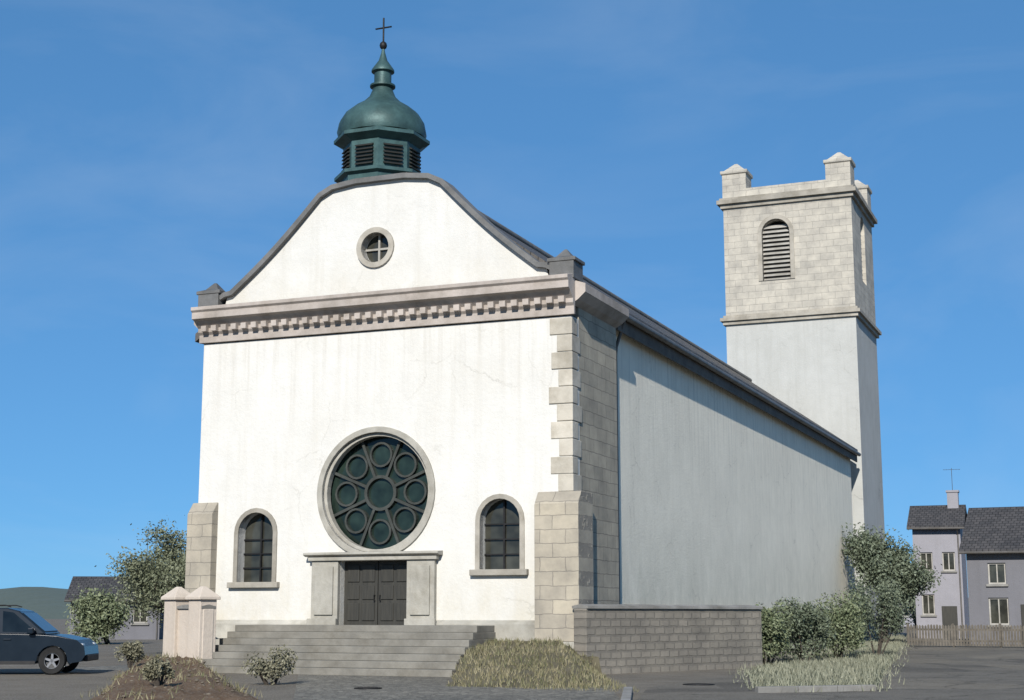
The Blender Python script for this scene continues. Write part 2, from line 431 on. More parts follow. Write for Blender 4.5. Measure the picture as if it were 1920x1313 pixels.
# ------------------------------------------------------------ mesh helpers
class MB:
    """collects faces and links them as ONE mesh object"""
    def __init__(self):
        self.v, self.f, self.mi = [], [], []
        self.cur = 0
    def add(self, vs, fs):
        o = len(self.v)
        self.v += [Vector(p) for p in vs]
        self.f += [tuple(i + o for i in f) for f in fs]
        self.mi += [self.cur] * len(fs)
        return self
    def box(self, x0, x1, y0, y1, z0, z1):
        vs = [(x, y, z) for x in (x0, x1) for y in (y0, y1) for z in (z0, z1)]
        return self.add(vs, [(0, 1, 3, 2), (4, 6, 7, 5), (0, 4, 5, 1), (2, 3, 7, 6), (0, 2, 6, 4), (1, 5, 7, 3)])
    def extrude(self, pts, y0, y1, fn=None, closed=True):
        """polygon in (x,z) pushed from y0 to y1; fn maps (x,y,z)"""
        fn = fn or (lambda x, y, z: (x, y, z))
        n = len(pts)
        vs = [fn(x, y0, z) for x, z in pts] + [fn(x, y1, z) for x, z in pts]
        fs = [(i, (i + 1) % n, n + (i + 1) % n, n + i) for i in range(n)]
        if closed:
            tri = tessellate_polygon([[Vector((x, z, 0)) for x, z in pts]])
            fs += [tuple(t) for t in tri] + [tuple(n + k for k in reversed(t)) for t in tri]
        return self.add(vs, fs)
    def sheet(self, outer, holes, y0, y1, fn=None):
        """wall with holes: front at y0, back at y1, all reveals"""
        fn = fn or (lambda x, y, z: (x, y, z))
        loops = [outer] + holes
        flat = [p for l in loops for p in l]
        n = len(flat)
        tri = tessellate_polygon([[Vector((x, z, 0)) for x, z in l] for l in loops])
        vs = [fn(x, y0, z) for x, z in flat] + [fn(x, y1, z) for x, z in flat]
        fs = [tuple(t) for t in tri] + [tuple(n + k for k in reversed(t)) for t in tri]
        o = 0
        for l in loops:
            m = len(l)
            fs += [(o + i, o + (i + 1) % m, n + o + (i + 1) % m, n + o + i) for i in range(m)]
            o += m
        return self.add(vs, fs)
    def ring(self, outer, inner, y0, y1, fn=None):
        fn = fn or (lambda x, y, z: (x, y, z))
        n = len(outer)
        vs = [fn(x, y, z) for l in (outer, inner) for y in (y0, y1) for x, z in l]
        fs = []
        for i in range(n):
            j = (i + 1) % n
            o0, o1, i0, i1 = (i, n + i, 2 * n + i, 3 * n + i)
            p0, p1, q0, q1 = (j, n + j, 2 * n + j, 3 * n + j)
            fs += [(o0, p0, q0, i0), (o1, i1, q1, p1), (o0, o1, p1, p0), (i0, q0, q1, i1)]
        return self.add(vs, fs)
    def tube(self, pts, radii, n=8, cap=True):
        rings = []
        pts = [Vector(p) for p in pts]
        up = Vector((0.31, 0.2, 0.93))
        vs, fs = [], []
        for i, p in enumerate(pts):
            a = pts[max(i - 1, 0)]; b = pts[min(i + 1, len(pts) - 1)]
            t = (b - a).normalized()
            x = t.cross(up)
            if x.length < 0.05:
                x = t.cross(Vector((1, 0, 0)))
            x.normalize(); y = t.cross(x)
            r = radii[i] if hasattr(radii, '__len__') else radii
            vs += [p + (x * math.cos(2 * math.pi * k / n) + y * math.sin(2 * math.pi * k / n)) * r for k in range(n)]
        for i in range(len(pts) - 1):
            for k in range(n):
                fs.append((i * n + k, i * n + (k + 1) % n, (i + 1) * n + (k + 1) % n, (i + 1) * n + k))
        if cap:
            fs.append(tuple(range(n))); fs.append(tuple(len(vs) - n + k for k in range(n)))
        return self.add(vs, fs)
    def lathe(self, prof, n=24, c=(0, 0, 0), ph=0.0):
        vs, fs = [], []
        for r, z in prof:
            vs += [(c[0] + r * math.cos(ph + 2 * math.pi * k / n), c[1] + r * math.sin(ph + 2 * math.pi * k / n), c[2] + z) for k in range(n)]
        for i in range(len(prof) - 1):
            for k in range(n):
                fs.append((i * n + k, i * n + (k + 1) % n, (i + 1) * n + (k + 1) % n, (i + 1) * n + k))
        fs.append(tuple(range(n))); fs.append(tuple(len(vs) - n + k for k in range(n)))
        return self.add(vs, fs)
    def leaves(self, pts, size, jitter=0.4):
        for p in pts:
            d = Vector((random.gauss(0, 1), random.gauss(0, 1), random.gauss(0, 1) + 0.4)).normalized()
            a = d.orthogonal().normalized()
            a.rotate(Matrix.Rotation(random.uniform(0, 6.28), 3, d))
            b = d.cross(a)
            s = size * random.uniform(1 - jitter, 1 + jitter)
            self.add([p - a * s, p - b * s * .5, p + a * s, p + b * s * .5], [(0, 1, 2, 3)])
        return self
    def build(self, name, mats, parent=None, smooth=False, bevel=0.0, fix=True):
        me = bpy.data.meshes.new(name)
        me.from_pydata([tuple(p) for p in self.v], [], self.f)
        for m in (mats if isinstance(mats, (list, tuple)) else [mats]):
            me.materials.append(m)
        for p, i in zip(me.polygons, self.mi):
            p.material_index = i
            p.use_smooth = smooth
        if fix:
            bm = bmesh.new(); bm.from_mesh(me)
            bmesh.ops.recalc_face_normals(bm, faces=bm.faces)
            bm.to_mesh(me); bm.free()
        o = bpy.data.objects.new(name, me)
        COL.objects.link(o)
        if parent:
            o.parent = parent
        if bevel:
            b = o.modifiers.new('bevel', 'BEVEL'); b.width = bevel; b.segments = 2; b.limit_method = 'ANGLE'; b.angle_limit = R(40)
        if smooth:
            s = o.modifiers.new('split', 'EDGE_SPLIT'); s.split_angle = R(42)
        return o

def tag(o, label=None, cat=None, group=None, kind=None):
    if label: o['label'] = label
    if cat: o['category'] = cat
    if group: o['group'] = group
    if kind: o['kind'] = kind
    return o

def empty(name, matrix):
    o = bpy.data.objects.new(name, None)
    COL.objects.link(o)
    o.matrix_world = matrix
    return o

def circle(cx, cz, r, n=40):
    return [(cx + r * math.cos(2 * math.pi * k / n), cz + r * math.sin(2 * math.pi * k / n)) for k in range(n)]

def arch(cx, z0, w, h, n=12):
    """round-headed opening, counter-clockwise from the lower left"""
    r = w / 2
    zs = z0 + h - r
    return [(cx - r, z0), (cx + r, z0)] + [(cx + r * math.cos(math.pi * k / n), zs + r * math.sin(math.pi * k / n)) for k in range(n + 1)]

def rect(x0, x1, z0, z1):
    return [(x0, z0), (x1, z0), (x1, z1), (x0, z1)]

# ------------------------------------------------------------ the ground
def flat(name, poly, z, mat, cuts=0):
    mb = MB()
    mb.add([(p.x, p.y, z) for p in poly], [tuple(range(len(poly)))])
    o = mb.build(name, mat)
    if o.data.polygons[0].normal.z < 0:
        o.data.flip_normals()
    return tag(o, kind='structure')

flat('ground', [Vector((-2500, -300, 0)), Vector((2500, -300, 0)), Vector((2500, 4000, 0)), Vector((-2500, 4000, 0))], 0.0, M['gravel'])
flat('plaza', [gp(500, 1560), gp(1120, 1560), gp(1165, 1313), loc(7.2, -1.2), loc(7.2, -0.4), loc(-9.2, 3.0), loc(-9.2, -3.0), gp(560, 1262)], 0.004, M['cobble'])
flat('road', [gp(1185, 1560), gp(3600, 1560), gp(3300, 1188), gp(1700, 1200), gp(1400, 1262), gp(1215, 1290), gp(1178, 1330)], 0.008, M['asphalt'])

def hill_sheet(name, x0, x1, ya, yb, top, seed):
    rnd = random.Random(seed)
    mb = MB(); nx, ny = 60, 10
    ph = [rnd.uniform(0, 6) for _ in range(6)]
    vs = []
    for j in range(ny + 1):
        for i in range(nx + 1):
            fx, fy = i / nx, j / ny
            prof = math.sin(math.pi * fx) ** 0.7
            h = top * prof * (1 - (1 - fy) ** 2) * (0.75 + 0.14 * math.sin(fx * 9 + ph[0]) + 0.1 * math.sin(fx * 23 + ph[1]) + 0.05 * math.sin(fx * 61 + fy * 9 + ph[2]))
            vs.append((x0 + (x1 - x0) * fx, ya + (yb - ya) * fy, h - 0.3))
    fs = [(j * (nx + 1) + i, j * (nx + 1) + i + 1, (j + 1) * (nx + 1) + i + 1, (j + 1) * (nx + 1) + i) for j in range(ny) for i in range(nx)]
    mb.add(vs, fs)
    o = mb.build(name, M['hill'], smooth=False)
    return tag(o, kind='structure')
hill_sheet('hills', -420, 60, 420, 620, 15, 3)
hill_sheet('hills', 80, 620, 480, 700, 17, 5)

# ------------------------------------------------------------ the church
church = empty('church', MCH)
tag(church, 'white church with curved gable, round window, dark copper cupola and long nave', 'church')
HW = 6.05                                              # half width of the front
BLK = 4.0                                              # depth of the front block

# front wall with its openings
WZ = 4.2; WR = 1.74                                    # round window
side_w = [(-3.98, 1.66, 1.2, 2.05), (3.9, 1.95, 1.2, 1.95)]
holes = [circle(0, WZ, WR, 48), arch(side_w[0][0], *side_w[0][1:]), arch(side_w[1][0], *side_w[1][1:])]
fw = MB()
outer = [(-HW, 0.0), (-1.1, 0.0), (-1.1, 2.24), (1.1, 2.24), (1.1, 0.0), (HW, 0.0), (HW, 8.95), (-HW, 8.95)]
fw.sheet(outer, holes, 0.0, 0.62)
fw.build('front_wall', M['white'], church)
# side returns and back of the front block
for s in (-1, 1):
    sb = MB()
    x0, x1 = (HW - 0.6, HW) if s > 0 else (-HW, -HW + 0.6)
    sb.box(x0, x1, 0.62, BLK, 0.0, 9.55)
    sb.build('side_return', M['stone_side'], church)
fb = MB(); fb.box(-HW - 0.32, HW + 0.32, -0.38, BLK, -0.87, -0.003); fb.build('foundation', M['portal'], church)
# corner quoins, alternately long and short
for s in (1,):
    for k in range(10):
        qb = MB()
        h = 0.488; z = 4.05 + k * h
        w = (0.62 if k % 2 else 0.42) + random.uniform(-.05, .05)
        d = (0.42 if k % 2 else 0.7) + random.uniform(-.05, .05)
        ex = 0.03 + random.uniform(0, .02)
        xa, xb = sorted((s * (HW + ex), s * (HW - w)))
        qb.box(xa, xb, -ex, d, z, z + h - random.uniform(.012, .028))
        qb.build('quoin', M['quoin'], church, bevel=0.018)
# lower corner piers with sloping weathered tops
for s in (-1, 1):
    pb = MB()
    xa, xb = s * (HW + (0.28 if s > 0 else 0.16)), s * (HW - (1.0 if s > 0 else 0.72))
    pts = [(-0.32, 0.0), (0.9, 0.0), (0.9, 4.05), (-0.05, 4.05), (-0.32, 3.7)]
    pb.extrude(pts, min(xa, xb), max(xa, xb), lambda x, y, z: (y, x, z))
    pb.build('corner_pier', M['stone'], church, bevel=0.02)
# stone plinth between piers and portal
for s in (-1, 1):
    pl = MB()
    xa, xb = sorted((s * (HW - (1.003 if s > 0 else 0.723)), s * 1.98))
    pl.extrude([(-0.14, 0.0), (0.05, 0.0), (0.05, 0.56), (-0.02, 0.56), (-0.14, 0.46)], xa, xb, lambda x, y, z: (y, x, z))
    pl.build('plinth', M['portal'], church, bevel=0.015)

# cornice: stepped mouldings with dentils and a frieze
cb = MB()
prof = [(0.0, 8.98), (-0.10, 8.98), (-0.10, 9.22), (-0.18, 9.30), (-0.18, 9.42), (-0.42, 9.62), (-0.55, 9.66), (-0.55, 9.86), (-0.62, 9.92), (-0.62, 10.02), (0.0, 10.16)]
cb.extrude([(y, z) for y, z in prof], -HW - 0.12, HW + 0.12, lambda x, y, z: (y, x, z))
cb.build('cornice', M['cornice'], church, bevel=0.01)
db = MB()
nd = 34
for i in range(nd):
    x = -HW + 0.18 + (2 * HW - 0.36) * i / (nd - 1)
    db.box(x - 0.09, x + 0.09, -0.34, -0.183, 9.30, 9.47)
db.build('dentil', M['cornice'], church)
for s in (-1, 1):                                      # cornice returning along both sides of the block
    rt = MB()
    pts = [(HW + 0.001, 9.3), (HW + 0.2, 9.42), (HW + 0.42, 9.62), (HW + 0.42, 9.86), (HW + 0.001, 10.0)]
    rt.extrude([(s * x, z) for x, z in pts], 0.02, BLK)
    rt.build('cornice_return', M['cornice'], church)

# gable: concave shoulders rising to a flat head
def gable_curve(s, off=0.0):
    pts = []
    for k in range(15):
        t = k / 14
        x = 5.05 + (2.0 - 5.05) * t
        z = 10.42 + 2.80 * (t ** 1.0) - 0.13 * math.sin(math.pi * t)
        pts.append((s * (x + off), z + off * 0.7))
    return pts
gr = gable_curve(1)
gl = gable_curve(-1)
top = [(1.6, 13.42), (0.8, 13.52), (-0.8, 13.52), (-1.6, 13.42)]
g_outer = [(-5.4, 10.0), (5.4, 10.0), (5.3, 10.38)] + gr + top + list(reversed(gl)) + [(-5.3, 10.38)]
gb = MB()
ocu = circle(-0.15, 11.5, 0.46, 28)
gb.sheet(g_outer, [ocu], 0.05, 0.6)
gb.build('gable', M['gable_white'], church)
cp = MB()
line = [(-5.45, 10.3)] + [(-5.3, 10.38)] + gl + [(-x, z) for x, z in top[:2]] + [(x, z) for x, z in reversed(top[:2])] + list(reversed(gr)) + [(5.3, 10.38), (5.45, 10.3)]
up = []
for i, (x, z) in enumerate(line):
    a = line[max(i - 1, 0)]; b = line[min(i + 1, len(line) - 1)]
    t = Vector((b[0] - a[0], b[1] - a[1])).normalized()
    n = Vector((-t.y, t.x))
    up.append((x + n.x * 0.15, z + n.y * 0.15))
cp.extrude(line + list(reversed(up)), -0.12, 0.66)
cp.build('gable_coping', M['coping'], church)
# stone kneelers at the foot of the coping
for s in (-1, 1):
    fb = MB()
    xa, xb = sorted((s * 5.47, s * 6.2))
    fb.box(xa, xb, -0.2, 0.6, 10.0, 10.5)
    fb.lathe([(0.6, 10.503), (0.6, 10.6), (0.32, 10.68), (0.05, 10.92)], 4, (s * 5.835, 0.2, 0), math.pi / 4)
    fb.build('kneeler', M['coping'], church, bevel=0.015)
oc = MB()
oc.ring(circle(-0.15, 11.5, 0.62, 28), circle(-0.15, 11.5, 0.46, 28), -0.03, 0.3)
oo = oc.build('oculus', M['trim'], church)
o2 = MB(); o2.extrude(circle(-0.15, 11.5, 0.47, 28), 0.34, 0.38); o2.build('pane', M['glass_pane'], oo)
o3 = MB()
o3.box(-0.18, -0.12, 0.26, 0.335, 11.04, 11.96); o3.box(-0.61, 0.31, 0.265, 0.33, 11.47, 11.53)
o3.build('glazing_bar', M['paintwood'], oo)

# round window over the portal
rw = MB()
rw.ring(circle(0, WZ, WR + 0.17, 48), circle(0, WZ, WR, 48), -0.07, 0.28)
rw.ring(circle(0, WZ, WR, 48), circle(0, WZ, WR - 0.1, 48), 0.06, 0.3)
rose = rw.build('round_window', M['portal'], church, bevel=0.015)
pn = MB(); pn.extrude(circle(0, WZ, WR - 0.02, 48), 0.40, 0.44); pn.build('pane', M['glass_dark'], rose)
tr = MB()
tr.ring(circle(0, WZ, 0.52, 32), circle(0, WZ, 0.43, 32), 0.28, 0.397)
for k in range(8):
    a = math.pi / 8 + k * math.pi / 4
    d = Vector((math.cos(a), math.sin(a))); n = Vector((-d.y, d.x))
    p0, p1 = d * 0.5, d * (WR - 0.08)
    tr.extrude([(p0.x + n.x * .04, WZ + p0.y + n.y * .04), (p0.x - n.x * .04, WZ + p0.y - n.y * .04), (p1.x - n.x * .04, WZ + p1.y - n.y * .04), (p1.x + n.x * .04, WZ + p1.y + n.y * .04)], 0.285, 0.396)
for k in range(8):
    a = k * math.pi / 4
    c = (1.12 * math.cos(a), WZ + 1.12 * math.sin(a))
    tr.ring(circle(c[0], c[1], 0.37, 20), circle(c[0], c[1], 0.31, 20), 0.29, 0.395)
tr.build('tracery', M['lead'], rose)

# side windows
for (cx, z0, w, h) in side_w:
    fm = MB()
    oa = arch(cx, z0 - 0.0, w + 0.28, h + 0.14); ia = arch(cx, z0, w, h)
    fm.ring(oa, ia, -0.05, 0.2)
    fr = fm.build('arched_window', M['trim'], church, bevel=0.012)
    sm = MB(); sm.box(cx - w / 2 - 0.26, cx + w / 2 + 0.26, -0.17, 0.2, z0 - 0.17, z0 - 0.004)
    sm.build('sill', M['trim'], fr, bevel=0.015)
    pm = MB(); pm.extrude(arch(cx, z0 - 0.01, w + 0.02, h + 0.02), 0.36, 0.4); pm.build('pane', M['glass_pane'], fr)
    gm = MB()
    gm.box(cx - 0.025, cx + 0.025, 0.29, 0.357, z0 + 0.003, z0 + h - 0.003)
    for zz in (0.42, 0.84, 1.26):
        gm.box(cx - w / 2 + 0.003, cx + w / 2 - 0.003, 0.295, 0.355, z0 + zz - 0.02, z0 + zz + 0.02)
    gm.build('glazing_bar', M['iron'], fr)

# portal: pilasters, lintel with a moulded shelf, double doors
po = MB()
for s in (-1, 1):
    xa, xb = sorted((s * 1.103, s * 1.97))
    po.box(xa, xb, -0.16, 0.4, 0.0, 2.24)
    xa, xb = sorted((s * 1.24, s * 1.84))
    po.box(xa, xb, -0.22, -0.158, 0.7, 2.08)
    xa, xb = sorted((s * 1.09, s * 2.04))
    po.box(xa, xb, -0.27, -0.158, 0.0, 0.6)
po.box(-2.06, 2.06, -0.24, 0.05, 2.243, 2.36)
po.extrude([(-0.24, 2.363), (0.05, 2.363), (0.05, 2.50), (-0.36, 2.47), (-0.36, 2.41)], -2.16, 2.16, lambda x, y, z: (y, x, z))
po.build('portal', M['portal'], church, bevel=0.015)
for s in (-1, 1):
    dm = MB()
    xa, xb = sorted((s * 0.012, s * 1.095))
    dm.box(xa, xb, 0.24, 0.30, 0.42, 2.235)
    leaf = dm.build('door', M['door'], church)
    pm = MB()
    for (za, zb) in ((0.54, 1.04), (1.14, 1.54), (1.64, 2.12)):
        for (fa, fb) in ((0.10, 0.50), (0.60, 0.98)):
            a, b = sorted((s * fa, s * fb))
            pm.box(a, b, 0.205, 0.239, za, zb)
    pm.build('door_panel', M['door'], leaf, bevel=0.012)
    hm = MB()
    hm.tube([(s * 0.09, 0.235, 1.1), (s * 0.09, 0.16, 1.1), (s * 0.09, 0.16, 1.26), (s * 0.09, 0.235, 1.26)], 0.014, 8)
    hm.build('handle', M['iron'], leaf)

# nave walls with small round-headed windows
NX, NL = 5.78, 47.3
nw = []
for yc in ():
    nw.append((yc, 5.5, 0.8, 1.6))
for s in (-1, 1):
    wm = MB()
    hl = [arch(yc, z0, w, h) for yc, z0, w, h in nw] if s > 0 else []
    if s > 0:
        wm.sheet([(BLK, -0.85), (NL, -0.85), (NL, 9.6), (BLK, 9.6)], hl, NX, NX - 0.6, lambda x, y, z: (y, x, z))
    else:
        wm.sheet([(BLK, -0.85), (NL, -0.85), (NL, 9.6), (BLK, 9.6)], [], -NX, -NX + 0.6, lambda x, y, z: (y, x, z))
    wm.build('nave_wall', M['nave_white'], church)
em = MB(); em.extrude([(-NX + .6, -0.85), (NX - .6, -0.85), (NX - .6, 9.7), (0, 13.6), (-NX + .6, 9.7)], NL - 0.6, NL); em.build('end_wall', M['nave_white'], church)
swap = lambda x, y, z: (y, x, z)
for yc, z0, w, h in nw:
    fm = MB(); fm.ring(arch(yc, z0, w + 0.2, h + 0.13), arch(yc, z0, w, h), NX + 0.008, NX - 0.05, swap)
    fr = fm.build('nave_window', M['nave_white'], church)
    pm = MB(); pm.extrude(arch(yc, z0 - 0.01, w + 0.02, h + 0.02), NX - 0.06, NX - 0.10, swap); pm.build('pane', M['glass_old'], fr)
    sm = MB(); sm.box(NX - 0.2, NX + 0.06, yc - 0.5, yc + 0.5, z0 - 0.1, z0 - 0.003); sm.build('sill', M['nave_white'], fr)
    gm = MB(); gm.box(NX - 0.057, NX - 0.03, yc - 0.02, yc + 0.02, z0, z0 + h)
    for zz in (0.45, 0.95, 1.4):
        gm.box(NX - 0.056, NX - 0.032, yc - w / 2, yc + w / 2, z0 + zz - 0.018, z0 + zz + 0.018)
    gm.build('glazing_bar', M['iron'], fr)
# nave plinth band
nb = MB()
nb.box(NX + 0.001, NX + 0.13, BLK + 0.002, NL, -0.85, 0.9)
nb.build('nave_plinth', M['stone_side'], church)

# slate roof, two slopes with thickness, eaves board, gutter, downpipe
RZ, SL = 14.05, 0.707
EXL, EXR = 6.85, 6.14                                   # the left eaves reach farther out
rf = MB()
cs = 0.26
rf.extrude([(-EXL, RZ - SL * EXL), (-EXL, RZ - SL * EXL + cs), (0, RZ + cs), (EXR, RZ - SL * EXR + cs), (EXR, RZ - SL * EXR), (0, RZ)], 0.68, NL + 0.5)
roof = rf.build('roof', M['slate'], church)
rd = MB(); rd.tube([(0, 0.8, RZ + cs + 0.02), (0, NL + 0.45, RZ + cs + 0.02)], 0.14, 10); rd.build('ridge_capping', M['coping'], roof, smooth=True)
for s, EX in ((-1, EXL), (1, EXR)):
    EZ = RZ - SL * EX
    ev = MB(); xa, xb = sorted((s * 5.79, s * (EX - 0.03))); ev.extrude([(s * (EX - 0.03), EZ - 0.01), (s * (EX - 0.03), EZ - 0.46), (s * (EX - 0.10), EZ - 0.46), (s * (EX - 0.10), EZ - 0.22), (s * 5.79, EZ - 0.22), (s * 5.79, EZ - 0.01)], BLK + 0.003, NL + 0.4)
    ev.build('eaves_board', M['eaves'], church)
    gu = MB()
    gu.tube([(s * (EX + 0.085), BLK - 0.1, EZ + 0.02), (s * (EX + 0.085), NL + 0.45, EZ - 0.03)], 0.105, 10)
    gu.build('gutter', M['zinc'], church, smooth=True)
dp = MB()
dp.tube([(EXR + 0.05, BLK + 0.45, EZ - 0.05), (NX + 0.12, BLK + 0.45, 8.8), (NX + 0.1, BLK + 0.45, 8.5), (NX + 0.1, BLK + 0.45, 1.0), (NX + 0.22, BLK + 0.45, 0.8), (NX + 0.22, BLK + 0.45, -0.8)], 0.055, 8)
dp.build('downpipe', M['zinc'], church, smooth=True)

# cupola on the ridge behind the gable
CU = (-0.68, 1.35, 13.28)
cu = MB()
cu.lathe([(1.32, -0.9), (1.32, 0.62), (1.46, 0.68), (1.46, 0.78), (1.2, 0.84), (1.2, 1.72), (1.3, 1.78), (1.5, 1.88), (1.5, 1.98), (1.38, 2.04)], 8, CU, math.pi / 8)
cup = cu.build('cupola', M['copper'], church)
for k in range(8):
    lv = MB()
    a = k * math.pi / 4
    ap = 1.2 * math.cos(math.pi / 8)
    rot = Matrix.Rotation(a, 4, 'Z')
    for j in range(6):
        z0 = 0.95 + j * 0.115
        vs = []
        for (x, z) in ((ap + 0.002, z0), (ap + 0.09, z0 - 0.03), (ap + 0.09, z0 + 0.01), (ap + 0.002, z0 + 0.05)):
            for y in (-0.3, 0.3):
                p = rot @ Vector((x, y, z)); vs.append((p.x + CU[0], p.y + CU[1], p.z + CU[2]))
        lv.add(vs, [(0, 1, 3, 2), (2, 3, 5, 4), (4, 5, 7, 6), (0, 2, 4, 6), (1, 7, 5, 3)])
    lv.build('louvre', M['louvre'], cup)
dmz = MB()
dprof = [(1.36, 2.04), (1.40, 2.2), (1.34, 2.5), (1.16, 2.8), (0.9, 3.02), (0.62, 3.2), (0.42, 3.4), (0.33, 3.62), (0.30, 3.7), (0.40, 3.74), (0.40, 3.8), (0.27, 3.84), (0.27, 4.2), (0.36, 4.24), (0.36, 4.3), (0.28, 4.42), (0.14, 4.62), (0.06, 4.9), (0.03, 5.1)]
dmz.lathe(dprof, 24, CU)
dmz.build('dome', M['copper'], cup, smooth=True)
cr = MB()
x0, y0, z0 = CU
cr.tube([(x0, y0, z0 + 5.0), (x0, y0, z0 + 6.05)], 0.028, 8)
cr.tube([(x0 - 0.28, y0, z0 + 5.72), (x0 + 0.28, y0, z0 + 5.72)], 0.026, 8)
cr.lathe([(0.02, 4.98), (0.10, 5.05), (0.12, 5.13), (0.10, 5.21), (0.02, 5.28)], 12, CU)
cr.build('cross', M['iron'], cup, smooth=True)

# steps up to the door
st = MB()
NS = 7
for i in range(NS):
    e = (NS - 1 - i) * 0.34
    za = -0.85 + (1.27 / NS) * i
    st.box(-3.75 - 0.1 * e, 3.8 + 0.1 * e, -1.35 - e, 0.235 if i == NS - 1 else 0.0, za + (0.0015 if i else 0), za + 1.27 / NS)
stp = st.build('stone_steps', M['step'], bevel=0.012)
stp.matrix_world = MCH
tag(stp, 'wide grey granite steps leading up to the dark church door', 'steps')

# ------------------------------------------------------------ bell tower behind the nave
tower = empty('bell_tower', MCH @ Matrix.Translation((2.25, 49.0, 0)))
tag(tower, 'square pale stone bell tower with corner pinnacles standing behind the end of the nave', 'tower')
TH = 3.9                                               # half width
TZ = 18.0
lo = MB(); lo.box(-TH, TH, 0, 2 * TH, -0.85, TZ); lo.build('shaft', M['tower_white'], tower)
sc = MB()
for (e, za, zb) in ((0.16, TZ + 0.002, TZ + 0.22), (0.3, TZ + 0.22, TZ + 0.42), (0.14, TZ + 0.42, TZ + 0.58)):
    sc.box(-TH - e, TH + e, -e, 2 * TH + e, za + 0.001, zb)
sc.build('string_course', M['trim'], tower)
# belfry stage with openings on the visible faces
BZ0, BZ1 = TZ + 0.58, 25.3
bel = MB()
op = (-0.85, BZ0 + 2.3, 1.35, 4.0)
bel.sheet(rect(-TH, TH, BZ0, BZ1), [arch(-0.7, BZ0 + 2.0, 1.7, 3.8)], 0.0, 0.7)
bel.sheet(rect(0.703, 2 * TH, BZ0, BZ1), [arch(TH, BZ0 + 2.2, 1.5, 4.2)], TH, TH - 0.7, lambda x, y, z: (y, x, z))
bel.box(-TH, -TH + 0.7, 0.703, 2 * TH, BZ0, BZ1)
bel.box(-TH + 0.703, TH - 0.703, 2 * TH - 0.7, 2 * TH, BZ0, BZ1)
bel.build('belfry', M['tower_stone'], tower)
for cx in (-0.7,):
    lm = MB(); lm.ring(arch(cx, BZ0 + 2.0, 1.7 + 0.5, 3.8 + 0.25), arch(cx, BZ0 + 2.0, 1.7, 3.8), -0.06, 0.25)
    lw = lm.build('belfry_opening', M['trim'], tower)
    ls = MB()
    for j in range(13):
        z = BZ0 + 2.02 + j * 0.27
        ls.add([(cx - .84, 0.18, z), (cx + .84, 0.18, z), (cx + .84, 0.5, z + 0.26), (cx - .84, 0.5, z + 0.26), (cx - .84, 0.18, z + .04), (cx + .84, 0.18, z + .04), (cx + .84, 0.5, z + 0.3), (cx - .84, 0.5, z + 0.3)],
               [(0, 1, 2, 3), (4, 5, 6, 7), (0, 1, 5, 4), (2, 3, 7, 6), (0, 3, 7, 4), (1, 2, 6, 5)])
    ls.build('louvre', M['paintwood'], lw)
lm = MB()
for j in range(14):
    z = BZ0 + 2.35 + j * 0.28
    lm.add([(TH - .2, TH - .74, z), (TH - .2, TH + .74, z), (TH - .5, TH + .74, z + .26), (TH - .5, TH - .74, z + .26)], [(0, 1, 2, 3)])
lm.build('louvre', M['paintwood'], tower)
ct = MB()
for (e, za, zb) in ((0.15, 25.301, 25.55), (0.34, 25.55, 25.8), (0.2, 25.8, 25.95)):
    ct.box(-TH - e, TH + e, -e, 2 * TH + e, za + 0.001, zb)
ct.build('tower_cornice', M['trim'], tower)
pp = MB()
for (xa, xb, ya, yb) in ((-TH + 1.46, TH - 1.46, 0.0, 0.4), (-TH + 1.46, TH - 1.46, 2 * TH - .4, 2 * TH), (TH - .4, TH, 1.46, 2 * TH - 1.46), (-TH, -TH + .4, 1.46, 2 * TH - 1.46)):
    pp.box(xa, xb, ya, yb, 25.951, 26.5)
pp.build('parapet', M['tower_stone'], tower)
for i, (sx, yy) in enumerate(((-1, 0.72), (1, 0.72), (1, 2 * TH - .72), (-1, 2 * TH - .72))):
    pm = MB(); xx = sx * (TH - 0.72)
    k = 1.25 if (sx > 0 and i == 1) else 1.0
    pm.lathe([(1.05, 25.951), (1.05, 27.45), (1.18, 27.52), (1.18, 27.7), (0.9, 27.76), (0.12, 28.3)], 4, (xx, yy, 0), math.pi / 4)
    pm.build('pinnacle', M['tower_stone'], tower)

# ------------------------------------------------------------ walls beside the church
def long_wall(name, a, b, zb, zt, th, mat, cop, label, cat, cap=0.12, piers=()):
    d = (b - a); L = d.length
    ang = math.atan2(d.y, d.x)
    root = empty(name, Matrix.Translation((a.x, a.y, 0)) @ Matrix.Rotation(ang, 4, 'Z'))
    tag(root, label, cat)
    w = MB(); w.box(0, L, -th / 2, th / 2, zb, zt); w.build('wall_body', mat, root, bevel=0.02)
    c = MB(); n = max(1, round(L / 1.1))
    for i in range(n):
        c.extrude([(-th / 2 - .06, zt + .003), (th / 2 + .06, zt + .003), (th / 2 + .06, zt + cap * .6), (0, zt + cap), (-th / 2 - .06, zt + cap * .6)], i * L / n + .006, (i + 1) * L / n - .006, lambda x, y, z: (y, x, z))
    c.build('wall_coping', cop, root)
    for px in piers:
        p = MB(); p.box(px - .28, px + .28, -th / 2 - .1, th / 2 + .1, zb, zt + .25)
        p.lathe([(0.5, zt + .25), (0.5, zt + .33), (0.08, zt + .62)], 4, (px, 0, 0), math.pi / 4)
        p.build('wall_pier', mat, root, bevel=0.015)
    return root
wr0, wr1 = loc(6.45, -0.6), at(1415, 1150, 46)
long_wall('stone_wall', wr0, wr1, -0.2, 1.72, 0.45, M['rubble'], M['kerb'], 'grey rubble stone wall running right from the church front corner', 'wall')
wl0, wl1 = at(322, 1150, 43.2), loc(-3.62, -2.9)
wl0.z = wl1.z = 0
long_wall('garden_wall', wl0, wl1, -0.2, 1.72, 0.35, M['ochre'], M['kerb'], 'pinkish beige plastered garden wall left of the church steps', 'wall', 0.12, (0.3, (wl1 - wl0).length - 0.3))

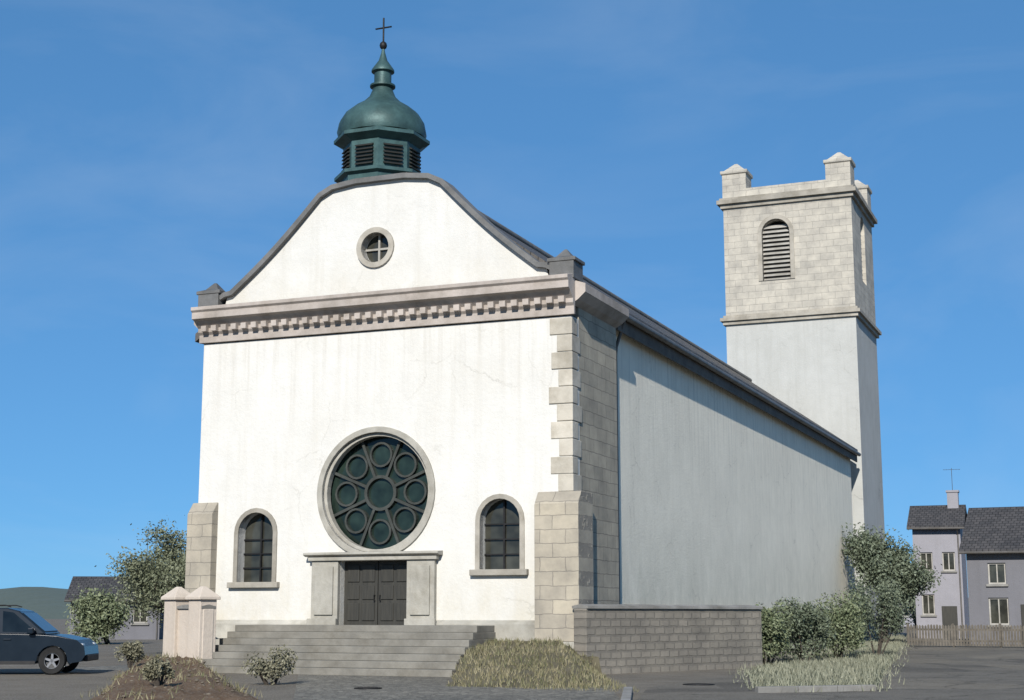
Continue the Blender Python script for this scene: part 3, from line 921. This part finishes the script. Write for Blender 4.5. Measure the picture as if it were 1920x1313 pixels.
# earth bank in front of the left wall
def bank():
    mb = MB(); nx, ny = 40, 24
    A, B = gp(90, 1350), gp(585, 1350)
    C, D = wl0 + Vector((-1.4, 0.35, 0)), wl1 + Vector((0.15, -0.3, 0))
    vs = []
    rnd = random.Random(4)
    ph = [rnd.uniform(0, 6) for _ in range(5)]
    for j in range(ny + 1):
        for i in range(nx + 1):
            s, t = i / nx, j / ny
            p = (A * (1 - s) + B * s) * (1 - t) + (C * (1 - s) + D * s) * t
            e = min(1, 5 * min(s, 1 - s)) * min(1, 4 * t)
            h = e * (0.10 + 0.30 * t * min(1, 4 * s) + 0.06 * math.sin(s * 14 + ph[0]) * math.sin(t * 9 + ph[1]) + rnd.uniform(-.035, .035)) - 0.06 * (1 - e)
            vs.append((p.x, p.y, h))
    fs = [(j * (nx + 1) + i, j * (nx + 1) + i + 1, (j + 1) * (nx + 1) + i + 1, (j + 1) * (nx + 1) + i) for j in range(ny) for i in range(nx)]
    mb.add(vs, fs)
    o = mb.build('earth_bank', M['earth'], smooth=True)
    tag(o, kind='structure')
    g = MB(); st = MB()
    for _ in range(5200):
        k = rnd.randrange(len(fs))
        a, b, c, d = (Vector(vs[q]) for q in fs[k])
        if math.sin(a.x * 2.1) * math.sin(a.y * 1.3 + 1) + rnd.gauss(0, .5) < .75: continue
        u, w = rnd.random(), rnd.random()
        p = (a * (1 - u) + b * u) * (1 - w) + (d * (1 - u) + c * u) * w
        an = rnd.uniform(0, 6.28); wd = Vector((math.cos(an), math.sin(an), 0)) * .012
        g.add([p - wd, p + wd, p + Vector((rnd.gauss(0, .06), rnd.gauss(0, .06), rnd.uniform(.03, .2)))], [(0, 1, 2)])
    tag(g.build('dry_tufts', M['grass_dry'], fix=False), 'dry straw tufts scattered over the brown earth bank', 'grass', kind='stuff')
    for _ in range(260):
        k = rnd.randrange(len(fs)); a = Vector(vs[fs[k][0]]); r = rnd.uniform(.015, .055)
        a += Vector((rnd.uniform(-.2, .2), rnd.uniform(-.2, .2), r * .2))
        st.lathe([(r * .4, -r * .5), (r * rnd.uniform(.8, 1.1), -r * .1), (r * rnd.uniform(.6, .9), r * .3), (r * .25, r * .5)], 7, a, rnd.random() * 6)
    tag(st.build('stones', M['stone_loose']), 'small loose stones lying on the brown earth bank', 'stones', kind='stuff')
    return A, B, C, D
bA, bB, bC, bD = bank()

# sloping grass bank between the steps and the rubble wall
def slope():
    mb = MB(); nx, ny = 26, 16
    A, B = gp(835, 1288), gp(1205, 1300)
    Cc, Dd = loc(3.3, -0.42), loc(7.0, -0.75)
    vs = []; rnd = random.Random(8)
    for j in range(ny + 1):
        for i in range(nx + 1):
            s, t = i / nx, j / ny
            p = (A * (1 - s) + B * s) * (1 - t) + (Cc * (1 - s) + Dd * s) * t
            e = min(1, 3.5 * (1 - s) + .02)
            h = -0.06 + (0.93 * (t ** 1.1) + .12 * math.sin(math.pi * min(1, t * 1.4)) * math.sin(s * 5 + 1)) * (e if t < .97 else max(e, .6)) + rnd.uniform(-.03, .03)
            vs.append((p.x + rnd.uniform(-.08, .08), p.y + rnd.uniform(-.12, .12) * (t < .95), h))
    fs = [(j * (nx + 1) + i, j * (nx + 1) + i + 1, (j + 1) * (nx + 1) + i + 1, (j + 1) * (nx + 1) + i) for j in range(ny) for i in range(nx)]
    mb.add(vs, fs)
    tag(mb.build('grass_bank', M['turf_dry'], smooth=True), kind='structure')
    g = MB()
    for _ in range(5000):
        a, b, c, d = (Vector(q) for q in [vs[k] for k in fs[rnd.randrange(len(fs))]])
        u, w = rnd.random(), rnd.random()
        p = (a * (1 - u) + b * u) * (1 - w) + (d * (1 - u) + c * u) * w
        an = rnd.uniform(0, 6.28); wd = Vector((math.cos(an), math.sin(an), 0)) * 0.013
        g.add([p - wd, p + wd, p + Vector((rnd.gauss(0, .04), rnd.gauss(0, .04), rnd.uniform(.04, .16)))], [(0, 1, 2)])
    tag(g.build('dry_grass', M['grass_dry'], fix=False), 'dry olive grass on the bank right of the church steps', 'grass', kind='stuff')
slope()

# grass verge at the right
verge = [gp(1418, 1300), gp(1640, 1296), gp(1690, 1210), gp(1690, 1192), at(1420, 1150, 47), gp(1400, 1262)]
for p in verge: p.z = 0
flat('verge', verge, 0.012, M['turf'])
def kerb(a, b, name, label):
    d = b - a; L = d.length
    r = empty(name, Matrix.Translation((a.x, a.y, 0)) @ Matrix.Rotation(math.atan2(d.y, d.x), 4, 'Z'))
    k = MB(); n = max(1, round(L / 1.0))
    for i in range(n):
        k.box(i * L / n + .005, (i + 1) * L / n - .005, -.09, .09, -.1, .13)
    o = k.build(name, M['kerb'], bevel=0.015)
    o.matrix_world = r.matrix_world.copy() if False else Matrix.Translation((a.x, a.y, 0)) @ Matrix.Rotation(math.atan2(d.y, d.x), 4, 'Z')
    bpy.data.objects.remove(r)
    tag(o, label, 'kerb')
kerb(gp(1130, 1560), gp(1178, 1300), 'kerb', 'pale granite kerb dividing the cobbled plaza from the road')
kerb(gp(1418, 1300), gp(1640, 1296), 'kerb', 'granite kerb along the front edge of the grass verge')

def inside(p, poly):
    c = False
    for i in range(len(poly)):
        a, b = poly[i], poly[i - 1]
        if (a.y > p.y) != (b.y > p.y) and p.x < (b.x - a.x) * (p.y - a.y) / (b.y - a.y) + a.x:
            c = not c
    return c
gm = MB()
xs = [p.x for p in verge]; ys = [p.y for p in verge]
cnt = 0
while cnt < 15000:
    p = Vector((random.uniform(min(xs), max(xs)), random.uniform(min(ys), max(ys)), 0.012))
    if not inside(p + Vector((random.gauss(0, .22), random.gauss(0, .5), 0)), verge): continue
    cnt += 1
    h = random.uniform(0.05, 0.2); a = random.uniform(0, 6.28)
    w = Vector((math.cos(a), math.sin(a), 0)) * 0.014
    l = Vector((random.gauss(0, .05), random.gauss(0, .05), h))
    gm.add([p - w, p + w, p + l], [(0, 1, 2)])
tag(gm.build('grass', M['grass'], fix=False), 'rough grass growing on the verge right of the stone wall', 'grass', kind='stuff')

# ------------------------------------------------------------ planting
def shrub(name, c, rx, rz, n, leaf, mat, label, group=None, cat='shrub'):
    root = empty(name, Matrix.Translation((c.x, c.y, c.z)))
    tag(root, label, cat, group)
    f = MB(); pts = []
    lobes = [(Vector((random.uniform(-.6, .6) * rx, random.uniform(-.6, .6) * rx, rz * random.uniform(.35, .8))), random.uniform(.22, .5)) for _ in range(16)]
    for _ in range(n):
        o, s = random.choice(lobes)
        d = Vector((random.gauss(0, 1), random.gauss(0, 1), random.gauss(0, 1))).normalized() * (random.random() ** .45)
        p = o + Vector((d.x * rx * s, d.y * rx * s, d.z * rz * s * .8))
        if p.z > 0.03: pts.append(p)
    f.leaves(pts, leaf); f.build('foliage', mat, root, fix=False)
    t = MB()
    for o, s in lobes[:6]:
        t.tube([(o.x * .15, o.y * .15, -0.08), (o.x * .6, o.y * .6, o.z * .5), (o.x, o.y, o.z)], [.035, .025, .01], 6)
    t.build('stem', M['bark'], root)
    return root

def grow(mb, p, d, L, r, depth, tips, spread):
    seg = 4; pts = [p]; rad = [r]; q = p.copy(); dd = d.copy()
    for i in range(seg):
        dd = (dd + Vector((random.gauss(0, .13), random.gauss(0, .13), random.gauss(0, .06) + .05))).normalized()
        q = q + dd * L / seg
        pts.append(q.copy()); rad.append(r * (1 - .5 * (i + 1) / seg))
    mb.tube(pts, rad, 7 if depth > 1 else 5)
    tips += [(x, depth) for x in pts[2:]]
    if depth == 0: return
    for k in range(random.choice((3, 4)) if depth > 1 else 4):
        i = random.choice((2, 3, 4))
        a = Vector((random.gauss(0, 1), random.gauss(0, 1), random.gauss(.25, .5))).normalized()
        nd = (dd * (1 - spread) + a * spread).normalized()
        grow(mb, pts[i], nd, L * random.uniform(.6, .82), rad[i] * .72, depth - 1, tips, spread)

def tree(name, pos, trunk_h, r, depth, spread, nleaf, leaf, mat, label, group, puff=.5, seed=1):
    random.seed(seed)
    root = empty(name, Matrix.Translation((pos.x, pos.y, pos.z)))
    tag(root, label, 'tree', group)
    tb = MB(); tips = []
    grow(tb, Vector((0, 0, -.2)), Vector((0.03, 0, 1)), trunk_h, r, depth, tips, spread)
    tb.build('trunk', M['bark'], root, smooth=True)
    cand = [p for p, dpt in tips if dpt <= 1]
    cl = [c for c in cand if random.random() > .12]
    pts = []
    for _ in range(nleaf):
        c = random.choice(cl)
        d = Vector((random.gauss(0, 1), random.gauss(0, 1), random.gauss(0, .8))) * puff
        pts.append(c + d)
    f = MB(); f.leaves(pts, leaf); f.build('crown', mat, root, fix=False)
    return root

TG = 'trees around the church'
tree('bushy_tree', at(350, 1150, 60).xy.to_3d(), 2.7, .2, 4, .62, 30000, .06, M['leaf_silver'], 'grey green tree behind the left edge of the church', TG, .27, 7)
tree('bushy_tree', at(205, 1150, 80).xy.to_3d(), 1.25, .16, 3, .6, 14000, .085, M['leaf_grey'], 'low bushy tree behind the parked car', TG, .36, 5)
tree('bushy_tree', at(1660, 1150, 80).xy.to_3d(), 2.2, .2, 3, .42, 20000, .085, M['leaf_dark'], 'rounded dark green tree beyond the far end of the nave', TG, .36, 9)
tree('bushy_tree', at(1722, 1150, 115).xy.to_3d(), 2.4, .2, 3, .55, 9000, .11, M['leaf_dark'], 'far dark tree between the nave and the grey house', TG, .5, 12)
random.seed(21)
SG = 'shrubs along the right verge'
for (px, Y, rx, rz, mat, lab) in ((1436, 48, 1.0, 1.7, 'leaf_grey', 'grey green shrub at the end of the rubble wall'),
                                  (1505, 50, 1.2, 2.0, 'leaf_dark', 'dark shrub between two paler ones below the nave'),
                                  (1568, 53, 1.3, 2.2, 'leaf_grey', 'broad grey green shrub in front of the nave end'),
                                  (1640, 57, 1.4, 2.9, 'leaf_dark', 'largest dark shrub on the verge, right of the nave')):
    c = at(px, 1150, Y); c.z = 0.0
    shrub('shrub', c, rx, rz, 9000, .05, M[mat], lab, SG)
DG = 'dry plants on the earth bank'
for (s, t, rx, rz, lab) in ((.88, .45, .62, .85, 'largest dry olive bush beside the church steps'), (.42, .35, .35, .5, 'small dry bush in the middle of the earth bank'), (.15, .78, .4, .6, 'dry bush at the foot of the beige wall pier')):
    if s > .8:
        p = gp(508, 1284)
    else:
        p = (bA * (1 - s) + bB * s) * (1 - t) + (bC * (1 - s) + bD * s) * t
        p.z = 0.12 + .25 * t
    shrub('dry_bush', p, rx, rz, 2200, .036, M['leaf_dry'], lab, DG, 'bush')

# ------------------------------------------------------------ houses
def house(name, pos, ang, w, d, h, rh, wall, label, wins, chim=True, door=None):
    root = empty(name, Matrix.Translation((pos.x, pos.y, 0)) @ Matrix.Rotation(ang, 4, 'Z'))
    tag(root, label, 'house')
    hl = [rect(x - ww / 2, x + ww / 2, z, z + wh) for x, z, ww, wh in wins]
    b = MB()
    out = rect(-w / 2, w / 2, -.1, h)
    b.sheet(out, hl, -d / 2, -d / 2 + .35)
    b.box(-w / 2, -w / 2 + .35, -d / 2 + .352, d / 2, -.1, h)
    b.box(w / 2 - .35, w / 2, -d / 2 + .352, d / 2, -.1, h)
    b.box(-w / 2 + .352, w / 2 - .352, d / 2 - .35, d / 2, -.1, h)
    for s in (-1, 1):                                   # gable triangles
        x0, x1 = sorted((s * (w / 2), s * (w / 2 - .35)))
        b.extrude([(-d / 2 + .01, h + .001), (d / 2 - .01, h + .001), (0, h + rh - .05)], x0, x1, lambda x, y, z: (y, x, z))
    b.build('wall', wall, root)
    r = MB(); e = .45; k = rh / (d / 2)
    prof = [(-d / 2 - e, h - e * k), (-d / 2 - e, h - e * k + .2), (0, h + rh + .2), (d / 2 + e, h - e * k + .2), (d / 2 + e, h - e * k), (0, h + rh)]
    r.extrude(prof, -w / 2 - .3, w / 2 + .3, lambda x, y, z: (y, x, z))
    ro = r.build('roof', M['house_roof'], root)
    if chim:
        c = MB(); c.box(w * .22, w * .22 + .7, -.5, .3, h + rh * .4, h + rh + 1.0); c.box(w * .22 - .06, w * .22 + .76, -.56, .36, h + rh + 1.002, h + rh + 1.14)
        c.build('chimney', wall, ro)
    for x, z, ww, wh in wins:
        f = MB(); f.ring(rect(x - ww / 2 + .003, x + ww / 2 - .003, z + .003, z + wh - .003), rect(x - ww / 2 + .08, x + ww / 2 - .08, z + .08, z + wh - .08), -d / 2 + .1, -d / 2 + .18)
        f.box(x - .03, x + .03, -d / 2 + .11, -d / 2 + .17, z + .081, z + wh - .081)
        fo = f.build('window', M['paintwood'], root)
        p = MB(); p.box(x - ww / 2 + .06, x + ww / 2 - .06, -d / 2 + .185, -d / 2 + .2, z + .06, z + wh - .06); p.build('pane', M['glass_pane'], fo)
        sl = MB(); sl.box(x - ww / 2 - .1, x + ww / 2 + .1, -d / 2 - .12, -d / 2 + .09, z - .12, z - .003); sl.build('sill', M['kerb'], fo)
    gt = MB(); gt.tube([(-w / 2 - .3, -d / 2 - e - .06, h - e * k + .06), (w / 2 + .3, -d / 2 - e - .06, h - e * k + .03)], .07, 8)
    gt.build('gutter', M['zinc'], root, smooth=True)
    dn = MB(); dn.tube([(w / 2 - .15, -d / 2 - e - .06, h - e * k), (w / 2 - .15, -d / 2 - .06, h - e * k - .35), (w / 2 - .15, -d / 2 - .06, .05)], .045, 6)
    dn.build('downpipe', M['zinc'], root, smooth=True)
    if chim:
        ae = MB(); ax, az = w * .22 + .35, h + rh + 1.14
        ae.tube([(ax, -.1, az), (ax, -.1, az + 1.5)], .018, 5)
        ae.tube([(ax - .55, -.1, az + 1.4), (ax + .55, -.1, az + 1.4)], .012, 5)
        for q in range(6):
            ae.tube([(ax - .5 + q * .2, -.35, az + 1.4), (ax - .5 + q * .2, .15, az + 1.4)], .008, 4)
        ae.build('aerial', M['zinc'], root)
    for x, z, ww, wh in wins:
        for sgn in (-1, 1):
            cu_ = MB(); pts = []
            n = 9
            for q in range(n):
                xx = x + sgn * (ww / 2 - .04 - q * ww * .03)
                pts.append((xx, -d / 2 + .30 + .03 * math.sin(q * 2.2)))
            vs = [(a, b, z + .03) for a, b in pts] + [(a, b, z + wh - .03) for a, b in pts]
            cu_.add(vs, [(q, q + 1, n + q + 1, n + q) for q in range(n - 1)])
            cu_.build('curtain', M['curtain'], root)
    if door:
        x, dw, dh = door
        q = MB(); q.box(x - dw / 2, x + dw / 2, -d / 2 - .06, -d / 2 - .003, 0.0, dh); q.build('door', M['door'], root, bevel=.01)
    return root
hp = at(1985, 1150, 82)
house('grey_house', hp, R(-24), 8.2, 9.0, 4.9, 2.3, M['house_grey'], 'dark grey house with slate roof at the right edge', [(-2.6, 1.0, 1.0, 1.4), (0.6, 1.0, 1.0, 1.4), (2.6, 1.0, 1.0, 1.4), (-2.6, 3.1, .9, 1.1), (-.6, 3.1, .9, 1.1)], True, (-1.0, 1.0, 2.05))
hp = at(1768, 1150, 100)
house('pale_house', hp, R(-20), 3.0, 5.0, 7.2, 1.3, M['house_pale'], 'narrow pale plastered house between the tree and the grey house', [(-.7, 4.3, .8, 1.2), (.7, 4.3, .8, 1.2), (-.7, 1.5, .8, 1.3)], True, (.6, .95, 2.05))
hp = at(225, 1150, 96)
house('low_house', hp, R(8), 5.4, 5.0, 2.5, 1.2, M['house_grey'], 'low grey house far off behind the parked car', [(-1.6, 1.0, .9, 1.1), (1.5, 1.0, .9, 1.1)], True)

hp = at(1690, 1150, 190)
house('far_house', hp, R(-10), 11, 8, 4.2, 3.0, M['house_pale'], 'far pale house with a dark roof behind the nave end tree', [(-3.5, 1.2, 1.1, 1.4), (0, 1.2, 1.1, 1.4), (3.5, 1.2, 1.1, 1.4)], True)
# timber fence before the grey house
fa, fb_ = at(1700, 1150, 74), at(2010, 1150, 70)
fd = fb_ - fa; fl = fd.xy.length
fr_ = empty('timber_fence', Matrix.Translation((fa.x, fa.y, 0)) @ Matrix.Rotation(math.atan2(fd.y, fd.x), 4, 'Z'))
tag(fr_, 'low weathered timber fence in front of the grey house', 'fence')
nb_ = int(fl / .14)
pk = MB()
for q in range(nb_):
    x = q * .14; hh = 1.0 + random.uniform(-.03, .03)
    pk.extrude([(x, .06), (x + .1, .06), (x + .1, hh), (x + .05, hh + .06), (x, hh)], -.012, .012)
pk.box(0, fl, .0135, .05, .25, .34); pk.box(0, fl, .0135, .05, .78, .87)
pk.build('fence_panel', M['old_wood'], fr_)
q = 0.0
while q <= fl:
    ps = MB(); ps.box(q - .05, q + .05, .051, .15, -.1, 1.12); ps.build('fence_post', M['old_wood'], fr_)
    q += 2.2
# iron covers in the ground
def cover(name, p, r, label):
    m = MB()
    m.lathe([(r, .0), (r, .022), (r * .9, .022), (r * .9, .016), (r * .84, .016), (r * .84, .024), (.01, .024)], 28)
    for a in range(-3, 4):
        hw = math.sqrt(max(.01, (r * .75) ** 2 - (a * r * .22) ** 2))
        m.box(-hw, hw, a * r * .22 - .012, a * r * .22 + .012, .0245, .031)
    o = m.build(name, M['iron']); o.location = (p.x, p.y, .006); tag(o, label, 'manhole cover')
cover('manhole_cover', gp(1310, 1285), .36, 'round iron manhole cover in the road')
cover('manhole_cover', gp(690, 1292), .30, 'round iron manhole cover set among the plaza cobbles')

# ------------------------------------------------------------ parked car at the left edge
def car(pos, ang, label):
    root = empty('parked_car', Matrix.Translation((pos.x, pos.y, 0)) @ Matrix.Rotation(ang, 4, 'Z'))
    tag(root, label, 'car')
    # side profile: front of the car at +x
    low = [(-2.2, .42), (-2.24, .62), (-2.2, .92), (-2.08, 1.06), (-0.9, 1.10), (0.85, 1.06), (1.45, 1.02), (1.98, .90), (2.18, .74), (2.22, .5), (2.12, .34), (1.84, .30)]
    def wheel_arch(cx, r=.40):
        return [(cx + r * math.cos(math.pi * k / 10), .36 + r * math.sin(math.pi * k / 10)) for k in range(11)]
    prof = low + [(1.8, .30)] + wheel_arch(1.36) + [(.9, .28), (-.9, .28)] + wheel_arch(-1.36) + [(-1.82, .32), (-2.1, .36)]
    b = MB()
    n = len(prof); vs = []
    for (yy, ins) in ((-.90, .05), (-.85, 0), (.85, 0), (.90, .05)):
        for x, z in prof:
            kx = 1.0
            zz = z - ins * .4 if z > .9 else z
            vs.append((x, yy * kx, zz))
    fs = []
    for l in range(3):
        fs += [(l * n + i, l * n + (i + 1) % n, (l + 1) * n + (i + 1) % n, (l + 1) * n + i) for i in range(n)]
    tri = tessellate_polygon([[Vector((x, z, 0)) for x, z in prof]])
    fs += [tuple(t) for t in tri] + [tuple(3 * n + k for k in reversed(t)) for t in tri]
    b.add(vs, fs)
    b.build('body', M['car'], root, bevel=.02)
    # cabin with leaning sides
    cab = [(-2.06, 1.055), (-1.72, 1.60), (-1.35, 1.72), (.1, 1.74), (.42, 1.66), (1.18, 1.05)]
    c = MB(); m = len(cab)
    f = lambda s: [(x, s * (.84 - .08 * (z - 1.05) / .69), z) for x, z in cab]
    c.add(f(-1) + f(1), [(i, (i + 1) % m, m + (i + 1) % m, m + i) for i in range(m)] + [tuple(range(m)), tuple(m + i for i in range(m))])
    cabo = c.build('cabin', M['car'], root, bevel=.03)
    for s in (-1, 1):
        for poly in ([(-1.62, 1.14), (-1.42, 1.56), (-1.0, 1.62), (-.98, 1.12)], [(-.9, 1.12), (-.92, 1.63), (-.1, 1.66), (-.06, 1.12)], [(.03, 1.12), (0, 1.66), (.28, 1.62), (.92, 1.10)]):
            w = MB()
            pts = [(x, s * (.84 - .08 * (z - 1.05) / .69 + .006), z) for x, z in poly]
            pt2 = [(x, s * (.84 - .08 * (z - 1.05) / .69 - .02), z) for x, z in poly]
            w.add(pts + pt2, [(0, 1, 2, 3), (7, 6, 5, 4)] + [(i, (i + 1) % 4, 4 + (i + 1) % 4, 4 + i) for i in range(4)])
            w.build('side_window', M['car_glass'], root)
    w = MB()
    def slant(x, z, y): return (x, y, z)
    for (xa, za, xb, zb, ya, yb, nm, nx) in ((1.10, 1.12, .50, 1.60, .76, .72, 'windscreen', 1), (-1.99, 1.18, -1.75, 1.56, .74, .70, 'rear_window', -1)):
        w = MB(); o = .012 * nx
        p = [(xa + o, -ya, za + .012), (xa + o, ya, za + .012), (xb + o, yb, zb + .012), (xb + o, -yb, zb + .012)]
        p2 = [(x - .03 * nx, y, z - .02) for x, y, z in p]
        w.add(p + p2, [(0, 1, 2, 3), (7, 6, 5, 4)] + [(i, (i + 1) % 4, 4 + (i + 1) % 4, 4 + i) for i in range(4)])
        w.build(nm, M['car_glass'], root)
    for cx in (-1.36, 1.36):
        for s in (-1, 1):
            wm = MB(); prof2 = [(.20, -.10), (.33, -.11), (.355, -.07), (.36, 0), (.355, .07), (.33, .11), (.20, .10)]
            nn = 28; vs = []; fs = []
            for r, y in prof2:
                vs += [(cx + r * math.cos(2 * math.pi * k / nn), s * .80 + y, .36 + r * math.sin(2 * math.pi * k / nn)) for k in range(nn)]
            for i in range(len(prof2) - 1):
                fs += [(i * nn + k, i * nn + (k + 1) % nn, (i + 1) * nn + (k + 1) % nn, (i + 1) * nn + k) for k in range(nn)]
            wm.add(vs, fs)
            wh = wm.build('wheel', M['rubber'], root, smooth=True)
            rm = MB()
            yo = s * (.80 + .085)
            outer = [(cx + .235 * math.cos(2 * math.pi * k / 28), .36 + .235 * math.sin(2 * math.pi * k / 28)) for k in range(28)]
            inner = [(cx + .19 * math.cos(2 * math.pi * k / 28), .36 + .19 * math.sin(2 * math.pi * k / 28)) for k in range(28)]
            rm.ring(outer, inner, yo, yo - s * .08)
            for k in range(5):
                a = 2 * math.pi * k / 5 + .3; dd = Vector((math.cos(a), math.sin(a))); nv = Vector((-dd.y, dd.x)) * .035
                rm.extrude([(cx + nv.x, .36 + nv.y), (cx - nv.x, .36 - nv.y), (cx + dd.x * .2 - nv.x * .7, .36 + dd.y * .2 - nv.y * .7), (cx + dd.x * .2 + nv.x * .7, .36 + dd.y * .2 + nv.y * .7)], yo - s * .01, yo - s * .05)
            rm.build('rim', M['alloy'], wh)
    for s in (-1, 1):
        h = MB(); h.extrude([(1.86, .74), (2.17, .69), (2.14, .80), (1.92, .86)], s * .60, s * .855); h.build('headlight', M['lamp_clear'], root, bevel=.015)
        t = MB(); t.extrude([(-2.25, .80), (-1.98, .84), (-1.98, 1.0), (-2.18, .98)], s * .62, s * .868); t.build('tail_light', M['lamp_red'], root, bevel=.015)
        mi = MB(); mi.box(.72, .88, *sorted((s * .93, s * 1.09)), 1.06, 1.22); mi.box(.76, .84, *sorted((s * .82, s * .929)), 1.08, 1.14); mi.build('wing_mirror', M['car'], root, bevel=.03)
        for dx in (-.85, .1):
            hn = MB(); hn.box(dx - .02, dx + .18, *sorted((s * .903, s * .93)), .90, .935); hn.build('door_handle', M['car'], root, bevel=.008)
        sk = MB(); sk.box(-.93, .93, *sorted((s * .885, s * .912)), .27, .36); sk.build('side_skirt', M['car_trim'], root)
        rr = MB(); rr.tube([(-1.3, s * .58, 1.765), (-1.1, s * .58, 1.80), (0, s * .58, 1.81), (.15, s * .58, 1.765)], .016, 6); rr.build('roof_rail', M['car_trim'], root, smooth=True)
    bp = MB(); bp.box(2.14, 2.26, -.72, .72, .34, .52); bp.build('bumper', M['car_trim'], root, bevel=.03)
    bp = MB(); bp.box(-2.28, -2.16, -.72, .72, .36, .56); bp.build('bumper', M['car_trim'], root, bevel=.03)
    return root
cpos = at(20, 1150, 41)
car(cpos, R(4), 'dark navy car parked at the left edge of the square')
